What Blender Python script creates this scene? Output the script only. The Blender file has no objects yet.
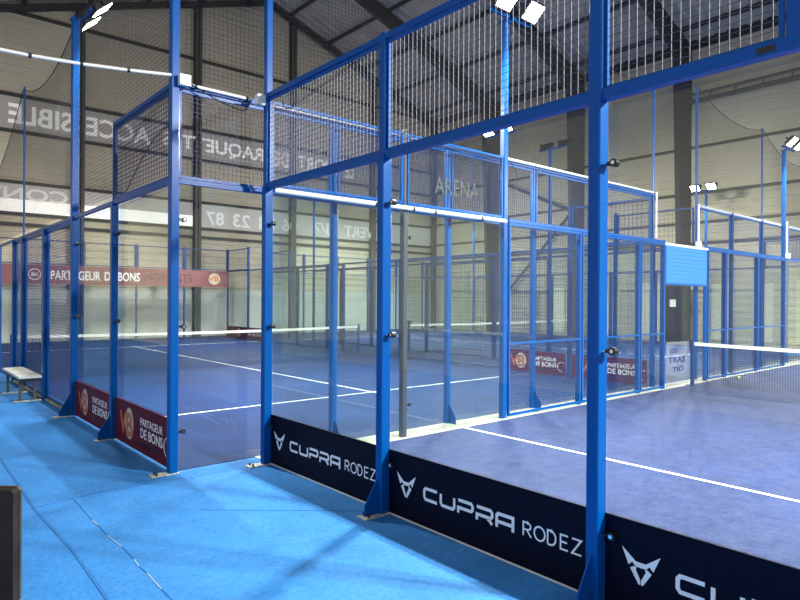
import bpy, math, random
from mathutils import Vector, Matrix
random.seed(4)
S = bpy.context.scene
COL = S.collection

# ------------------------------------------------------------------ camera
F_PX = 617.66
cam_d = bpy.data.cameras.new('camera')
cam_d.sensor_width = 36.0
cam_d.lens = F_PX * 36.0 / 800.0
cam_d.clip_start = 0.05
cam_d.clip_end = 200
cam = bpy.data.objects.new('camera', cam_d)
COL.objects.link(cam)
yaw, pit, rol = 0.8592, -0.0014, 0.0062
fw = Vector((math.cos(yaw) * math.cos(pit), math.sin(yaw) * math.cos(pit), math.sin(pit)))
rt = Vector((math.sin(yaw), -math.cos(yaw), 0))
up = rt.cross(fw)
r2 = rt * math.cos(rol) + up * math.sin(rol)
u2 = -rt * math.sin(rol) + up * math.cos(rol)
cam.matrix_world = Matrix(((r2.x, u2.x, -fw.x, -3.2788), (r2.y, u2.y, -fw.y, -6.0106), (r2.z, u2.z, -fw.z, 1.7967), (0, 0, 0, 1)))
S.camera = cam

# ------------------------------------------------------------------ world, exposure
w = bpy.data.worlds.new('daylight'); S.world = w
w.use_nodes = True
w.node_tree.nodes['Background'].inputs[0].default_value = (1.0, 0.97, 0.93, 1)
w.node_tree.nodes['Background'].inputs[1].default_value = 0.62
S.view_settings.view_transform = 'Standard'
S.view_settings.look = 'None'
S.view_settings.gamma = 1.0
S.view_settings.exposure = 0.0
S.view_settings.use_curve_mapping = False
S.cycles.max_bounces = 8
S.cycles.diffuse_bounces = 4
S.cycles.glossy_bounces = 4
S.cycles.transparent_max_bounces = 64
S.cycles.caustics_reflective = False
S.cycles.caustics_refractive = False
S.cycles.sample_clamp_indirect = 4.0
LAMP_A, LAMP_B = 560.0, 420.0       # power of one floodlight head over the front court and over the others
LAMP_COL = (1.0, 0.97, 0.90)

# ------------------------------------------------------------------ materials
def mat(name, col, rough=0.5, metal=0.0, coat=0.0, noise=None, bump=None, emis=None, spec=0.5):
    m = bpy.data.materials.new(name); m.use_nodes = True
    nt = m.node_tree; b = nt.nodes['Principled BSDF']
    b.inputs['Base Color'].default_value = (*col, 1)
    b.inputs['Roughness'].default_value = rough
    b.inputs['Metallic'].default_value = metal
    b.inputs['Coat Weight'].default_value = coat
    b.inputs['Specular IOR Level'].default_value = spec
    tc = nt.nodes.new('ShaderNodeTexCoord')
    if noise:                                   # (scale, amount[, detail])  colour variation
        n = nt.nodes.new('ShaderNodeTexNoise'); n.inputs['Scale'].default_value = noise[0]
        n.inputs['Detail'].default_value = noise[2] if len(noise) > 2 else 4
        mp = nt.nodes.new('ShaderNodeMapping')
        if len(noise) > 3: mp.inputs['Scale'].default_value = noise[3]
        nt.links.new(tc.outputs['Object'], mp.inputs[0]); nt.links.new(mp.outputs[0], n.inputs[0])
        r = nt.nodes.new('ShaderNodeMapRange')
        r.inputs['From Min'].default_value = 0.3; r.inputs['From Max'].default_value = 0.7
        r.inputs['To Min'].default_value = 1 - noise[1]; r.inputs['To Max'].default_value = 1 + noise[1]
        nt.links.new(n.outputs[0], r.inputs[0])
        mx = nt.nodes.new('ShaderNodeVectorMath'); mx.operation = 'SCALE'
        mx.inputs[0].default_value = col
        nt.links.new(r.outputs[0], mx.inputs['Scale']); nt.links.new(mx.outputs[0], b.inputs['Base Color'])
    if bump:                                    # (scale, strength)
        n = nt.nodes.new('ShaderNodeTexNoise'); n.inputs['Scale'].default_value = bump[0]
        n.inputs['Detail'].default_value = 3
        nt.links.new(tc.outputs['Object'], n.inputs[0])
        bp = nt.nodes.new('ShaderNodeBump'); bp.inputs['Strength'].default_value = bump[1]
        bp.inputs['Distance'].default_value = 0.01
        nt.links.new(n.outputs[0], bp.inputs['Height']); nt.links.new(bp.outputs[0], b.inputs['Normal'])
    if emis:
        b.inputs['Emission Color'].default_value = (*emis[0], 1); b.inputs['Emission Strength'].default_value = emis[1]
    return m

def floor_mat(name, col, fine=0.12, broad=0.10, dust=0.0, dustcol=(0.5, 0.55, 0.7)):
    m = bpy.data.materials.new(name); m.use_nodes = True
    nt = m.node_tree; b = nt.nodes['Principled BSDF']; L = nt.links.new
    b.inputs['Roughness'].default_value = 0.75
    b.inputs['Specular IOR Level'].default_value = 0.25
    tc = nt.nodes.new('ShaderNodeTexCoord')
    def nz(scale, det, lo, hi, rough=0.6):
        n = nt.nodes.new('ShaderNodeTexNoise'); n.inputs['Scale'].default_value = scale
        n.inputs['Detail'].default_value = det; n.inputs['Roughness'].default_value = rough
        L(tc.outputs['Object'], n.inputs[0])
        r = nt.nodes.new('ShaderNodeMapRange'); r.inputs['From Min'].default_value = 0.35; r.inputs['From Max'].default_value = 0.65
        r.inputs['To Min'].default_value = lo; r.inputs['To Max'].default_value = hi
        L(n.outputs[0], r.inputs[0]); return r, n
    a, na = nz(26, 5, 1 - fine, 1 + fine)
    c, _ = nz(0.9, 4, 1 - broad, 1 + broad)
    mu = nt.nodes.new('ShaderNodeMath'); mu.operation = 'MULTIPLY'; L(a.outputs[0], mu.inputs[0]); L(c.outputs[0], mu.inputs[1])
    sc = nt.nodes.new('ShaderNodeVectorMath'); sc.operation = 'SCALE'; sc.inputs[0].default_value = col
    L(mu.outputs[0], sc.inputs['Scale'])
    d, _ = nz(6.0, 8, 0, dust, 0.78)
    mx = nt.nodes.new('ShaderNodeMix'); mx.data_type = 'RGBA'
    L(d.outputs[0], mx.inputs[0]); L(sc.outputs[0], mx.inputs[6]); mx.inputs[7].default_value = (*dustcol, 1)
    L(mx.outputs[2], b.inputs['Base Color'])
    bp = nt.nodes.new('ShaderNodeBump'); bp.inputs['Strength'].default_value = 0.25; bp.inputs['Distance'].default_value = 0.01
    L(na.outputs[0], bp.inputs['Height']); L(bp.outputs[0], b.inputs['Normal'])
    return m

def glass_mat(name, tint=(0.93, 0.97, 0.96), haze=0.003, f0=0.035):
    m = bpy.data.materials.new(name); m.use_nodes = True
    nt = m.node_tree; L = nt.links.new
    for n in list(nt.nodes): nt.nodes.remove(n)
    out = nt.nodes.new('ShaderNodeOutputMaterial')
    tr = nt.nodes.new('ShaderNodeBsdfTransparent'); tr.inputs[0].default_value = (*tint, 1)
    gl = nt.nodes.new('ShaderNodeBsdfGlossy'); gl.inputs['Roughness'].default_value = 0.02
    di = nt.nodes.new('ShaderNodeBsdfDiffuse'); di.inputs[0].default_value = (0.75, 0.78, 0.8, 1)
    g = nt.nodes.new('ShaderNodeNewGeometry')
    dt = nt.nodes.new('ShaderNodeVectorMath'); dt.operation = 'DOT_PRODUCT'
    L(g.outputs['Normal'], dt.inputs[0]); L(g.outputs['Incoming'], dt.inputs[1])
    def mth(op, a, bb):
        n = nt.nodes.new('ShaderNodeMath'); n.operation = op
        for k, v in enumerate((a, bb)):
            if v is None: continue
            if isinstance(v, (int, float)): n.inputs[k].default_value = v
            else: L(v, n.inputs[k])
        return n.outputs[0]
    c = mth('ABSOLUTE', dt.outputs['Value'], None)
    f = mth('ADD', mth('MULTIPLY', mth('POWER', mth('SUBTRACT', 1.0, c), 5.0), 1 - f0), f0)
    mx = nt.nodes.new('ShaderNodeMixShader'); L(f, mx.inputs[0]); L(tr.outputs[0], mx.inputs[1]); L(gl.outputs[0], mx.inputs[2])
    tc = nt.nodes.new('ShaderNodeTexCoord')
    nz = nt.nodes.new('ShaderNodeTexNoise'); nz.inputs['Scale'].default_value = 1.7; nz.inputs['Detail'].default_value = 7
    nz.inputs['Roughness'].default_value = 0.7
    L(tc.outputs['Object'], nz.inputs[0])
    r = nt.nodes.new('ShaderNodeMapRange'); r.inputs['From Min'].default_value = 0.35; r.inputs['From Max'].default_value = 0.75
    r.inputs['To Min'].default_value = haze * 0.3; r.inputs['To Max'].default_value = haze * 2
    L(nz.outputs[0], r.inputs[0])
    m2 = nt.nodes.new('ShaderNodeMixShader'); L(r.outputs[0], m2.inputs[0]); L(mx.outputs[0], m2.inputs[1]); L(di.outputs[0], m2.inputs[2])
    L(m2.outputs[0], out.inputs[0])
    return m

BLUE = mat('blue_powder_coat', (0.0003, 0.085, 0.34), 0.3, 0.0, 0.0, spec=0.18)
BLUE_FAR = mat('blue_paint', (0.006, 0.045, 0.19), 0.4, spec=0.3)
WIRE = mat('blue_wire', (0.004, 0.024, 0.11), 0.45, spec=0.3)
WIRE_PALE = mat('sheen_toned_blue_wire', (0.085, 0.10, 0.15), 0.45)  # blue wire with the lamp sheen put into a paler base colour
NETM = mat('black_netting', (0.012, 0.012, 0.012), 0.8)
STEEL = mat('chrome', (0.7, 0.72, 0.75), 0.2, 1.0)
BLACK = mat('black_rubber', (0.01, 0.01, 0.012), 0.4)
PLATE = mat('scuffed_white_plate', (0.62, 0.60, 0.54), 0.5, 0.0, 0, (30, 0.5))
NAVY = mat('navy_print', (0.001, 0.002, 0.014), 0.6, spec=0.12)
MAROON = mat('maroon_print', (0.11, 0.006, 0.028), 0.6, spec=0.15)
MAROON_L = mat('faded_maroon_print', (0.22, 0.07, 0.075), 0.5, noise=(2, 0.1))
WHITE = mat('white_print', (0.93, 0.93, 0.93), 0.5)
CREAM = mat('cream_print', (0.62, 0.55, 0.40), 0.5)
ORANGE = mat('orange_print', (0.55, 0.14, 0.04), 0.5)
DARKPR = mat('dark_print', (0.03, 0.012, 0.03), 0.5)
PVC = mat('white_pvc', (0.80, 0.80, 0.78), 0.35)
CLAD = mat('beige_cladding', (0.68, 0.61, 0.45), 0.6, noise=(0.5, 0.06))
CLAD_W = mat('pale_cladding', (0.70, 0.70, 0.62), 0.5, noise=(0.5, 0.05))
CEIL = mat('grey_roof_sheet', (0.66, 0.59, 0.47), 0.6, noise=(0.7, 0.12))
DARKST = mat('dark_structural_steel', (0.05, 0.048, 0.045), 0.55)
DARKCOL = mat('brown_grey_steel', (0.10, 0.095, 0.082), 0.55)
CONC = mat('pale_concrete', (0.52, 0.50, 0.40), 0.8, noise=(5, 0.25))
LINE = mat('white_line', (0.80, 0.82, 0.84), 0.7, noise=(14, 0.12))
BAND = mat('white_net_band', (0.85, 0.85, 0.80), 0.6)
GLASS = glass_mat('toughened_glass')
GLASS_FAR = glass_mat('toughened_glass_far', (0.94, 0.97, 0.965), 0.003)
SHEET = mat('blue_sheet', (0.02, 0.22, 0.80), 0.4)
WALK = floor_mat('bright_blue_carpet', (0.030, 0.215, 0.61), 0.14, 0.18, 0.08, (0.28, 0.62, 0.92))
TURF_A = floor_mat('violet_blue_turf', (0.012, 0.022, 0.090), 0.30, 0.18, 0.40, (0.075, 0.092, 0.175))
TURF_B = floor_mat('deep_blue_turf', (0.002, 0.024, 0.12), 0.20, 0.20, 0.09, (0.05, 0.09, 0.23))
BROWNBLK = mat('dark_brown_leather', (0.022, 0.014, 0.012), 0.75, noise=(20, 0.2))
TAN = mat('tan_piping', (0.09, 0.055, 0.03), 0.4)
BENCHT = mat('grey_white_board', (0.75, 0.76, 0.72), 0.4)
LENS = mat('lit_lens', (1, 1, 1), 0.3, emis=((1.0, 0.96, 0.86), 30.0))
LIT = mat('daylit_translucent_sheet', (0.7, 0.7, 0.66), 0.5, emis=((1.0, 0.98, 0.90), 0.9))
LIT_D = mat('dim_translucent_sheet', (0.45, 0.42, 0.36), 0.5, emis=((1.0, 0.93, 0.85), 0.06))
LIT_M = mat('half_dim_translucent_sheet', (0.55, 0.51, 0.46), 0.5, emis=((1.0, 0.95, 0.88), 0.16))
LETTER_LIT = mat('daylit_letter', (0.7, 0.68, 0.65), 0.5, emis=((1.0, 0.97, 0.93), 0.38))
DOORY = mat('lit_door_pane', (0.7, 0.66, 0.48), 0.5, emis=((1.0, 0.93, 0.68), 0.35))
GREYSIGN = mat('grey_sign_letter', (0.09, 0.09, 0.085), 0.6)
DKBLUE = mat('dark_blue_letter', (0.01, 0.015, 0.15), 0.5)

# ------------------------------------------------------------------ mesh helpers
class MB:
    def __init__(s): s.v = []; s.f = []; s.sm = False
    def box(s, a, b):
        x0, y0, z0 = a; x1, y1, z1 = b
        if x0 > x1: x0, x1 = x1, x0
        if y0 > y1: y0, y1 = y1, y0
        if z0 > z1: z0, z1 = z1, z0
        n = len(s.v)
        s.v += [(x0, y0, z0), (x1, y0, z0), (x1, y1, z0), (x0, y1, z0), (x0, y0, z1), (x1, y0, z1), (x1, y1, z1), (x0, y1, z1)]
        s.f += [(n, n + 3, n + 2, n + 1), (n + 4, n + 5, n + 6, n + 7), (n, n + 1, n + 5, n + 4), (n + 1, n + 2, n + 6, n + 5), (n + 2, n + 3, n + 7, n + 6), (n + 3, n, n + 4, n + 7)]
        return s
    def post(s, x, y, z0, z1, wx, wy, c=0.008):
        """vertical tube with chamfered edges"""
        hx, hy = wx / 2, wy / 2
        ring = [(-hx + c, -hy), (hx - c, -hy), (hx, -hy + c), (hx, hy - c), (hx - c, hy), (-hx + c, hy), (-hx, hy - c), (-hx, -hy + c)]
        n = len(s.v)
        for z in (z0, z1): s.v += [(x + p, y + q, z) for p, q in ring]
        for i in range(8): s.f.append((n + i, n + (i + 1) % 8, n + 8 + (i + 1) % 8, n + 8 + i))
        s.f.append(tuple(range(n + 8, n + 16))); s.f.append(tuple(range(n + 7, n - 1, -1)))
        return s
    def prism(s, poly, ext):
        """poly: 3D points of a planar polygon, ext: vector"""
        n = len(s.v); k = len(poly)
        s.v += [tuple(p) for p in poly] + [tuple(Vector(p) + Vector(ext)) for p in poly]
        s.f.append(tuple(range(n + k - 1, n - 1, -1))); s.f.append(tuple(range(n + k, n + 2 * k)))
        for i in range(k): s.f.append((n + i, n + (i + 1) % k, n + k + (i + 1) % k, n + k + i))
        return s
    def tube(s, pts, r, seg=8):
        pts = [Vector(p) for p in pts]; n0 = len(s.v); k = len(pts)
        for i, p in enumerate(pts):
            d = (pts[min(i + 1, k - 1)] - pts[max(i - 1, 0)]).normalized()
            a = d.cross(Vector((0, 0, 1)))
            if a.length < 0.05: a = d.cross(Vector((1, 0, 0)))
            a.normalize(); b = d.cross(a)
            for j in range(seg):
                t = 2 * math.pi * j / seg
                s.v.append(tuple(p + a * r * math.cos(t) + b * r * math.sin(t)))
        for i in range(k - 1):
            for j in range(seg):
                s.f.append((n0 + i * seg + j, n0 + i * seg + (j + 1) % seg, n0 + (i + 1) * seg + (j + 1) % seg, n0 + (i + 1) * seg + j))
        s.f.append(tuple(n0 + j for j in range(seg))[::-1]); s.f.append(tuple(n0 + (k - 1) * seg + j for j in range(seg)))
        s.sm = True
        return s
    def quad(s, a, b, c, d):
        n = len(s.v); s.v += [tuple(a), tuple(b), tuple(c), tuple(d)]; s.f.append((n, n + 1, n + 2, n + 3)); return s
    def poly(s, pts):
        n = len(s.v); s.v += [tuple(p) for p in pts]; s.f.append(tuple(range(n, n + len(pts)))); return s
    def build(s, name, m, parent=None, smooth=False):
        me = bpy.data.meshes.new(name); me.from_pydata(s.v, [], s.f); me.update()
        me.materials.append(m)
        o = bpy.data.objects.new(name, me); COL.objects.link(o)
        if parent is not None: o.parent = parent
        if smooth or s.sm:
            try: me.shade_smooth(); me.set_sharp_from_angle(angle=math.radians(40))
            except Exception: pass
        return o

def tag(o, label=None, cat=None, group=None, kind=None):
    if label: o['label'] = label
    if cat: o['category'] = cat
    if group: o['group'] = group
    if kind: o['kind'] = kind
    return o
def thing(name, label, cat, group=None, loc=(0, 0, 0)):
    o = bpy.data.objects.new(name, None); COL.objects.link(o); o.empty_display_size = 0.2
    o.location = loc
    return tag(o, label, cat, group)
def off(mb, loc):
    """shift a mesh built in world coordinates so it can hang under a thing at loc"""
    mb.v = [(a - loc[0], b - loc[1], c - loc[2]) for a, b, c in mb.v]; return mb
def struct(o): o['kind'] = 'structure'; return o

_tc = {}
def text2d(s, offset=0.0):
    """vertices and faces of a text, fitted to the unit square"""
    k = (s, offset)
    if k in _tc: return _tc[k]
    cu = bpy.data.curves.new('t', 'FONT'); cu.body = s; cu.offset = offset; cu.resolution_u = 3
    o = bpy.data.objects.new('t', cu); COL.objects.link(o)
    bpy.context.view_layer.update()
    me = bpy.data.meshes.new_from_object(o.evaluated_get(bpy.context.evaluated_depsgraph_get()))
    V = [(v.co.x, v.co.y) for v in me.vertices]; Fc = [tuple(p.vertices) for p in me.polygons]
    bpy.data.objects.remove(o); bpy.data.curves.remove(cu); bpy.data.meshes.remove(me)
    x0 = min(p[0] for p in V); x1 = max(p[0] for p in V); y0 = min(p[1] for p in V); y1 = max(p[1] for p in V)
    V = [((a - x0) / (x1 - x0), (b - y0) / (y1 - y0)) for a, b in V]
    _tc[k] = (V, Fc); return V, Fc
def add_text(mb, s, o, ds, dt, offset=0.0):
    """text in the parallelogram from o spanned by ds (reading direction) and dt (up)"""
    V, Fc = text2d(s, offset); n = len(mb.v); o = Vector(o); ds = Vector(ds); dt = Vector(dt)
    mb.v += [tuple(o + ds * a + dt * b) for a, b in V]; mb.f += [tuple(n + i for i in q) for q in Fc]; return mb
_sk = [0]
def stroke(mb, pts, th, P, close=False):
    """flat mitred ribbon along 2D pts; P maps 2D to 3D"""
    pts = [Vector(p) for p in pts]; k = len(pts); L_, R_ = [], []
    for i in range(k):
        a = pts[i - 1] if (i or close) else None; c = pts[(i + 1) % k] if (i < k - 1 or close) else None
        n1 = (pts[i] - a).normalized() if a is not None else None; n2 = (c - pts[i]).normalized() if c is not None else None
        n1 = n1 if n1 is not None else n2; n2 = n2 if n2 is not None else n1
        p1 = Vector((-n1.y, n1.x)); p2 = Vector((-n2.y, n2.x)); m_ = (p1 + p2)
        m_ = m_.normalized() if m_.length > 1e-4 else p1
        sc = min(1 / max(m_.dot(p1), .35), 2.2) * th / 2
        L_.append(pts[i] + m_ * sc); R_.append(pts[i] - m_ * sc)
    n = len(mb.v)
    for l, r in zip(L_, R_): mb.v += [tuple(P(l.x, l.y)), tuple(P(r.x, r.y))]
    for i in range(k if close else k - 1):
        j = (i + 1) % k; mb.f.append((n + 2 * i, n + 2 * i + 1, n + 2 * j + 1, n + 2 * j))
def disc(mb, c, rx, ry, P, n=28):
    mb.poly([P(c[0] + rx * math.cos(2 * math.pi * i / n), c[1] + ry * math.sin(2 * math.pi * i / n)) for i in range(n)])

ORD = ['first', 'second', 'third', 'fourth', 'fifth', 'sixth', 'seventh', 'eighth', 'ninth', 'tenth', 'eleventh', 'twelfth', 'thirteenth']

# ================================================================== STRUCTURE
FY = 22.0; RX = 23.44; LX = -7.0; NY = -16.0
RIDGE_X, RIDGE_Z, SL = 11.8, 16.75, 0.335
def roof_z(x): return RIDGE_Z - SL * abs(x - RIDGE_X)
struct(MB().box((LX, NY, -0.2), (RX, FY, 0)).build('floor', WALK))
def ribbed_wall(x0, y0, x1, y1, nrm, zt0, zt1, name, m, zlo=0.0, ridge=None, pitch=0.30, depth=0.035, zhi_m=None):
    """corrugated sheet with horizontal ribs between two ground points"""
    mb = MB(); n = 0; z = zlo
    top = max(zt0, zt1, ridge[1] if ridge else 0)
    prof = []
    while z < top:
        prof += [(z, 0), (z + pitch * .42, 0), (z + pitch * .5, depth), (z + pitch * .92, depth)]; z += pitch
    def rowpts(z, d):
        return Vector((x0, y0, z)) + Vector(nrm) * d, Vector((x1, y1, z)) + Vector(nrm) * d
    def clip(z):
        # span of parameter t where the wall is taller than z
        if not ridge: return (0, 1) if z <= zt0 else None
        rt_, rz = ridge
        a = 0 if z <= zt0 else (z - zt0) / (rz - zt0) * rt_
        b = 1 if z <= zt1 else 1 - (z - zt1) / (rz - zt1) * (1 - rt_)
        return (a, b) if a < b else None
    for (za, da), (zb, db) in zip(prof[:-1], prof[1:]):
        ca, cb = clip(za), clip(zb)
        if not ca or not cb: continue
        a0, a1 = rowpts(za, da); b0, b1 = rowpts(zb, db)
        mb.quad(a0.lerp(a1, ca[0]), a0.lerp(a1, ca[1]), b0.lerp(b1, cb[1]), b0.lerp(b1, cb[0]))
    # backing sheet gives the wall its thickness
    o = mb.build(name, m); return struct(o)
ridge_t = (RIDGE_X - LX) / (RX - LX)
ribbed_wall(LX, FY, RX, FY, (0, -1, 0), roof_z(LX), roof_z(RX), 'wall_far', CLAD, ridge=(ridge_t, RIDGE_Z))
ribbed_wall(RX, FY, RX, NY, (-1, 0, 0), roof_z(RX), roof_z(RX), 'wall_right', CLAD)
ribbed_wall(LX, 3.0, LX, FY, (1, 0, 0), roof_z(LX), roof_z(LX), 'wall_left', CLAD)  # unseen wall, cut short so world light fills the walkway side
# roof sheets
for nm, xa, xb in (('ceiling', LX, RIDGE_X), ('ceiling', RIDGE_X, RX)):
    mb = MB(); y = NY
    while y < FY:
        for (ya, da), (yb, db) in (((y, 0), (y + .2, 0)), ((y + .2, 0), (y + .24, .05)), ((y + .24, .05), (y + .46, .05)), ((y + .46, .05), (y + .5, 0))):
            mb.quad((xa, ya, roof_z(xa) + da), (xb, ya, roof_z(xb) + da), (xb, yb, roof_z(xb) + db), (xa, yb, roof_z(xa) + db))
        y += 0.5
    struct(mb.build(nm, CEIL))
struct(MB().box((RX - .06, NY, roof_z(RX) - .35), (RX + .1, FY, roof_z(RX) + .1)).box((LX - .1, NY, roof_z(LX) - .35), (LX + .06, FY, roof_z(LX) + .1)).build('eaves_gap_filler', DARKST))  # boxes added to close the roof gap that let world light in
# portal frames
for k, Y in enumerate((21.6, 16.6, 11.2, 6.0, .8, -4.4)):
    mb = MB(); t = 0.14
    d0, d1 = 0.8, 1.35
    if k == 0: d0, d1 = 0.3, 0.35
    zk = roof_z(RX) - 0.15
    def web(poly, th): mb.prism([(a, Y - th / 2, b) for a, b in poly], (0, th, 0))
    # column and haunched rafter
    web([(RX - 0.05, 0), (RX - 0.05, zk), (RX - d1, zk - 0.25), (RX - d0, 0)], 0.22)
    xm = RX - 5.5
    web([(RX - 0.05, zk), (xm, roof_z(xm) - .12), (RIDGE_X, RIDGE_Z - .12), (RIDGE_X, RIDGE_Z - .12 - d0 * .9), (xm, roof_z(xm) - .12 - d0 * .9), (RX - d1, zk - 0.25 - d1 * 0.3), (RX - .05, zk - 1.2 * d1)], 0.18)
    xl = LX + 5.5
    web([(LX + 0.05, roof_z(LX) - .15), (xl, roof_z(xl) - .12), (RIDGE_X, RIDGE_Z - .12), (RIDGE_X, RIDGE_Z - .12 - d0 * .9), (xl, roof_z(xl) - .12 - d0 * .9), (LX + d1, roof_z(LX) - .5 - d1 * .3)], 0.18)
    struct(mb.build('portal_frame', DARKST))
# purlins
x = LX + 1.2
while x < RX - 0.3:
    struct(MB().box((x - .04, NY, roof_z(x) - .20), (x + .04, FY, roof_z(x) - .02)).build('roof_purlin', DARKST)); x += 2.35
# gable columns and girts on the far wall
for X in (3.31, 8.27, 13.34, 18.6):
    mb = MB(); zt = roof_z(X) - .1
    mb.box((X - .15, FY - .34, 0), (X + .15, FY - .32, zt)).box((X - .15, FY - .06, 0), (X + .15, FY - .04, zt)).box((X - .02, FY - .34, 0), (X + .02, FY - .04, zt))
    struct(mb.build('gable_column', DARKCOL))
for z in (9.62, 8.22, 6.25, 5.03, 4.62, 12.85):
    struct(MB().box((LX, FY - .16, z - .06), (RX, FY - .04, z + .06)).build('wall_girt', DARKST))
for z in (8.32, 6.36, 5.12, 4.25):
    struct(MB().box((RX - .16, NY, z - .05), (RX - .04, FY, z + .05)).build('wall_girt', DARKCOL))
tb = MB().tube([(RX - .35, -12, 10.22), (RX - .35, 5.9, 10.22)], .09).tube([(RX - .35, -12, 10.52), (RX - .35, 5.9, 10.52)], .05)
for yy in range(-12, 6): tb.box((RX - .38, yy - .02, 10.2), (RX - .32, yy + .02, 10.55))
struct(tb.build('eaves_brace', DARKCOL))
struct(MB().tube([(RX - .3, 16.9, 1.0), (RX - .3, 11.6, 6.2)], .08).build('wall_brace', DARKCOL))
struct(MB().tube([(RX - .3, 16.9, 8.6), (RX - .3, 11.6, 6.2)], .08).build('wall_brace', DARKCOL))
# translucent sheets in the far wall, one per bay
cols = [LX, 3.31, 8.27, 13.34, 18.6, RX]
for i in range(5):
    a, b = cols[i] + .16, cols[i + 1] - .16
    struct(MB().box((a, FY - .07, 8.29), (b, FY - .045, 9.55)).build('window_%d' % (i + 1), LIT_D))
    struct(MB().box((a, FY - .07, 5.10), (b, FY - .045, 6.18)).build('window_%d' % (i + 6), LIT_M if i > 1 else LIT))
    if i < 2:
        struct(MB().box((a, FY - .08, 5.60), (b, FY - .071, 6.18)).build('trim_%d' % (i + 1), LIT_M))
# reversed lettering shining through the sheets
def wall_words(label, words, z, h, y):
    r = thing('wall_lettering', label, 'wall lettering', None, (words[0][1], y, z))
    for wd, xa, xb in words:
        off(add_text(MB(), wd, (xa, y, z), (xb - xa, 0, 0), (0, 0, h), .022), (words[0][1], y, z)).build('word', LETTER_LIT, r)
wall_words('mirror-reversed pale capitals in the upper translucent strip of the far wall', [('LE', 17.3, 16.7), ('SPORT', 16.2, 13.7), ('DE', 13.2, 12.3), ('RAQUETTES', 11.7, 6.7), ('ACCESSIBLE', 6.2, .8)], 8.52, .78, FY - .085)
wall_words('mirror-reversed pale words in the lower strip of the far wall, behind the middle front post', [('OUVERT', 20.1, 16.7), ('7J/7', 16.2, 14.6)], 5.24, .64, FY - .085)
wall_words('mirror-reversed pale telephone number in the lower translucent strip of the far wall', [('06', 13.7, 12.8), ('81', 12.4, 11.5), ('23', 11.0, 10.1), ('87', 9.65, 8.75)], 5.24, .64, FY - .085)
wall_words('mirror-reversed faint capitals at the far left of the lower translucent strip', [('CONVIVIAL', 2.9, -2.3)], 5.56, .50, FY - .095)
# pale lower cladding and lit openings on the right wall
struct(MB().box((LX, FY - .06, 0), (RX, FY - .04, 2.15)).build('baseboard_far', CLAD_W))
n = 11
for ya, yb, za, zb in ((8.2, 7.2, .3, 2.6), (3.4, 2.7, .2, 2.5), (5.0, 4.2, .2, 2.5), (1.9, .9, .2, 2.6), (9.9, 9.2, .2, 2.4), (12.9, 12.2, .2, 2.4)):
    struct(MB().box((RX - .08, ya, za), (RX - .03, yb, zb)).build('window_%d' % n, DOORY)); n += 1

# ================================================================== COURT FLOORS
def slab(x0, y0, x1, y1, z, m, name, label, cat='court surface'):
    return struct(MB().box((x0, y0, 0.0005), (x1, y1, z)).build(name, m))
g = 0.29
slab(0.05, -9.95, 19.95, -0.06, .006, TURF_A, 'floor_front_court', '')
slab(-.86, g + .05, 9.04, g + 19.95, .006, TURF_B, 'floor_left_court', '')
slab(11.15, g + .05, 21.05, g + 19.95, .006, TURF_B, 'floor_far_court', '')
struct(MB().box((.04, -0.06, 0.0005), (20, g + .05, .008)).build('floor_concrete_strip', CONC))
struct(MB().box((9.1, g + .1, .0005), (11.1, FY, .005)).box((21.1, -10, .0005), (RX, FY, .005)).box((-.9, g + 20.05, .0005), (9.1, FY, .005)).box((11.1, g + 20.05, .0005), (21.1, FY, .005)).build('floor_dark_aisle', TURF_B))
struct(MB().box((-.93, g + 4.3, 0.0005), (-.86, g + 9.0, .03)).build('floor_kerb', CONC))
def court_lines(x0, y0, x1, y1, along, label):
    mb = MB(); z0, z1 = .0062, .0085; h = .025
    if along == 'x':
        for X in (x0 + 3.05, x1 - 3.05): mb.box((X - h, y0, z0), (X + h, y1, z1))
        ym = (y0 + y1) / 2; mb.box((x0 + 2.85, ym - h, z0), (x1 - 2.85, ym + h, z1))
    else:
        for Y in (y0 + 3.05, y1 - 3.05): mb.box((x0, Y - h, z0), (x1, Y + h, z1))
        xm = (x0 + x1) / 2; mb.box((xm - h, y0 + 2.85, z0), (xm + h, y1 - 2.85, z1))
    return struct(mb.build('floor_line_markings', LINE))
court_lines(0, -10, 20, -.06, 'x', '')
court_lines(-.91 + .06, g, 9.09 - .06, g + 20, 'y', '')
court_lines(11.1 + .06, g, 21.1 - .06, g + 20, 'y', '')
# carpet seams on the walkway
sm = MB()
def seam(pts, wd, m, name, z0=.0004):
    mb = MB()
    for a, b in zip(pts[:-1], pts[1:]):
        d = Vector((b[0] - a[0], b[1] - a[1], 0)).normalized(); nn = Vector((-d.y, d.x, 0)) * wd / 2
        mb.prism([(a[0] - nn.x, a[1] - nn.y, z0), (b[0] - nn.x, b[1] - nn.y, z0), (b[0] + nn.x, b[1] + nn.y, z0), (a[0] + nn.x, a[1] + nn.y, z0)], (0, 0, .0025))
    return struct(mb.build(name, m))
SEAM = mat('seam_blue', (0.016, 0.16, 0.48), 0.9)
TEAR = mat('frayed_seam', (0.42, 0.55, 0.62), 0.9)
seam([(-2.13, 3.2), (-2.2, 0), (-2.17, -1.2), (-2.2, -2.6)], .022, SEAM, 'floor_seam')
seam([(-4.5, -.15), (-2.2, .0), (-1.5, .12), (-.2, -.9), (-.1, -1.87)][:3], .008, SEAM, 'floor_seam')
pt = [(-1.88, .1)]
for i in range(16): pt.append((-1.89 + random.uniform(-.012, .012), -.5 - i * .14))
seam(pt, .009, SEAM, 'floor_seam')
for i0, i1 in ((2, 4), (5, 8), (9, 11), (11, 14)): seam([(a - .003, b) for a, b in pt[i0:i1]], .006, TEAR, 'floor_seam_tear', .0012)
seam([(-1.14, -.95), (-.10, -1.85)], .003, SEAM, 'floor_seam')

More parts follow.
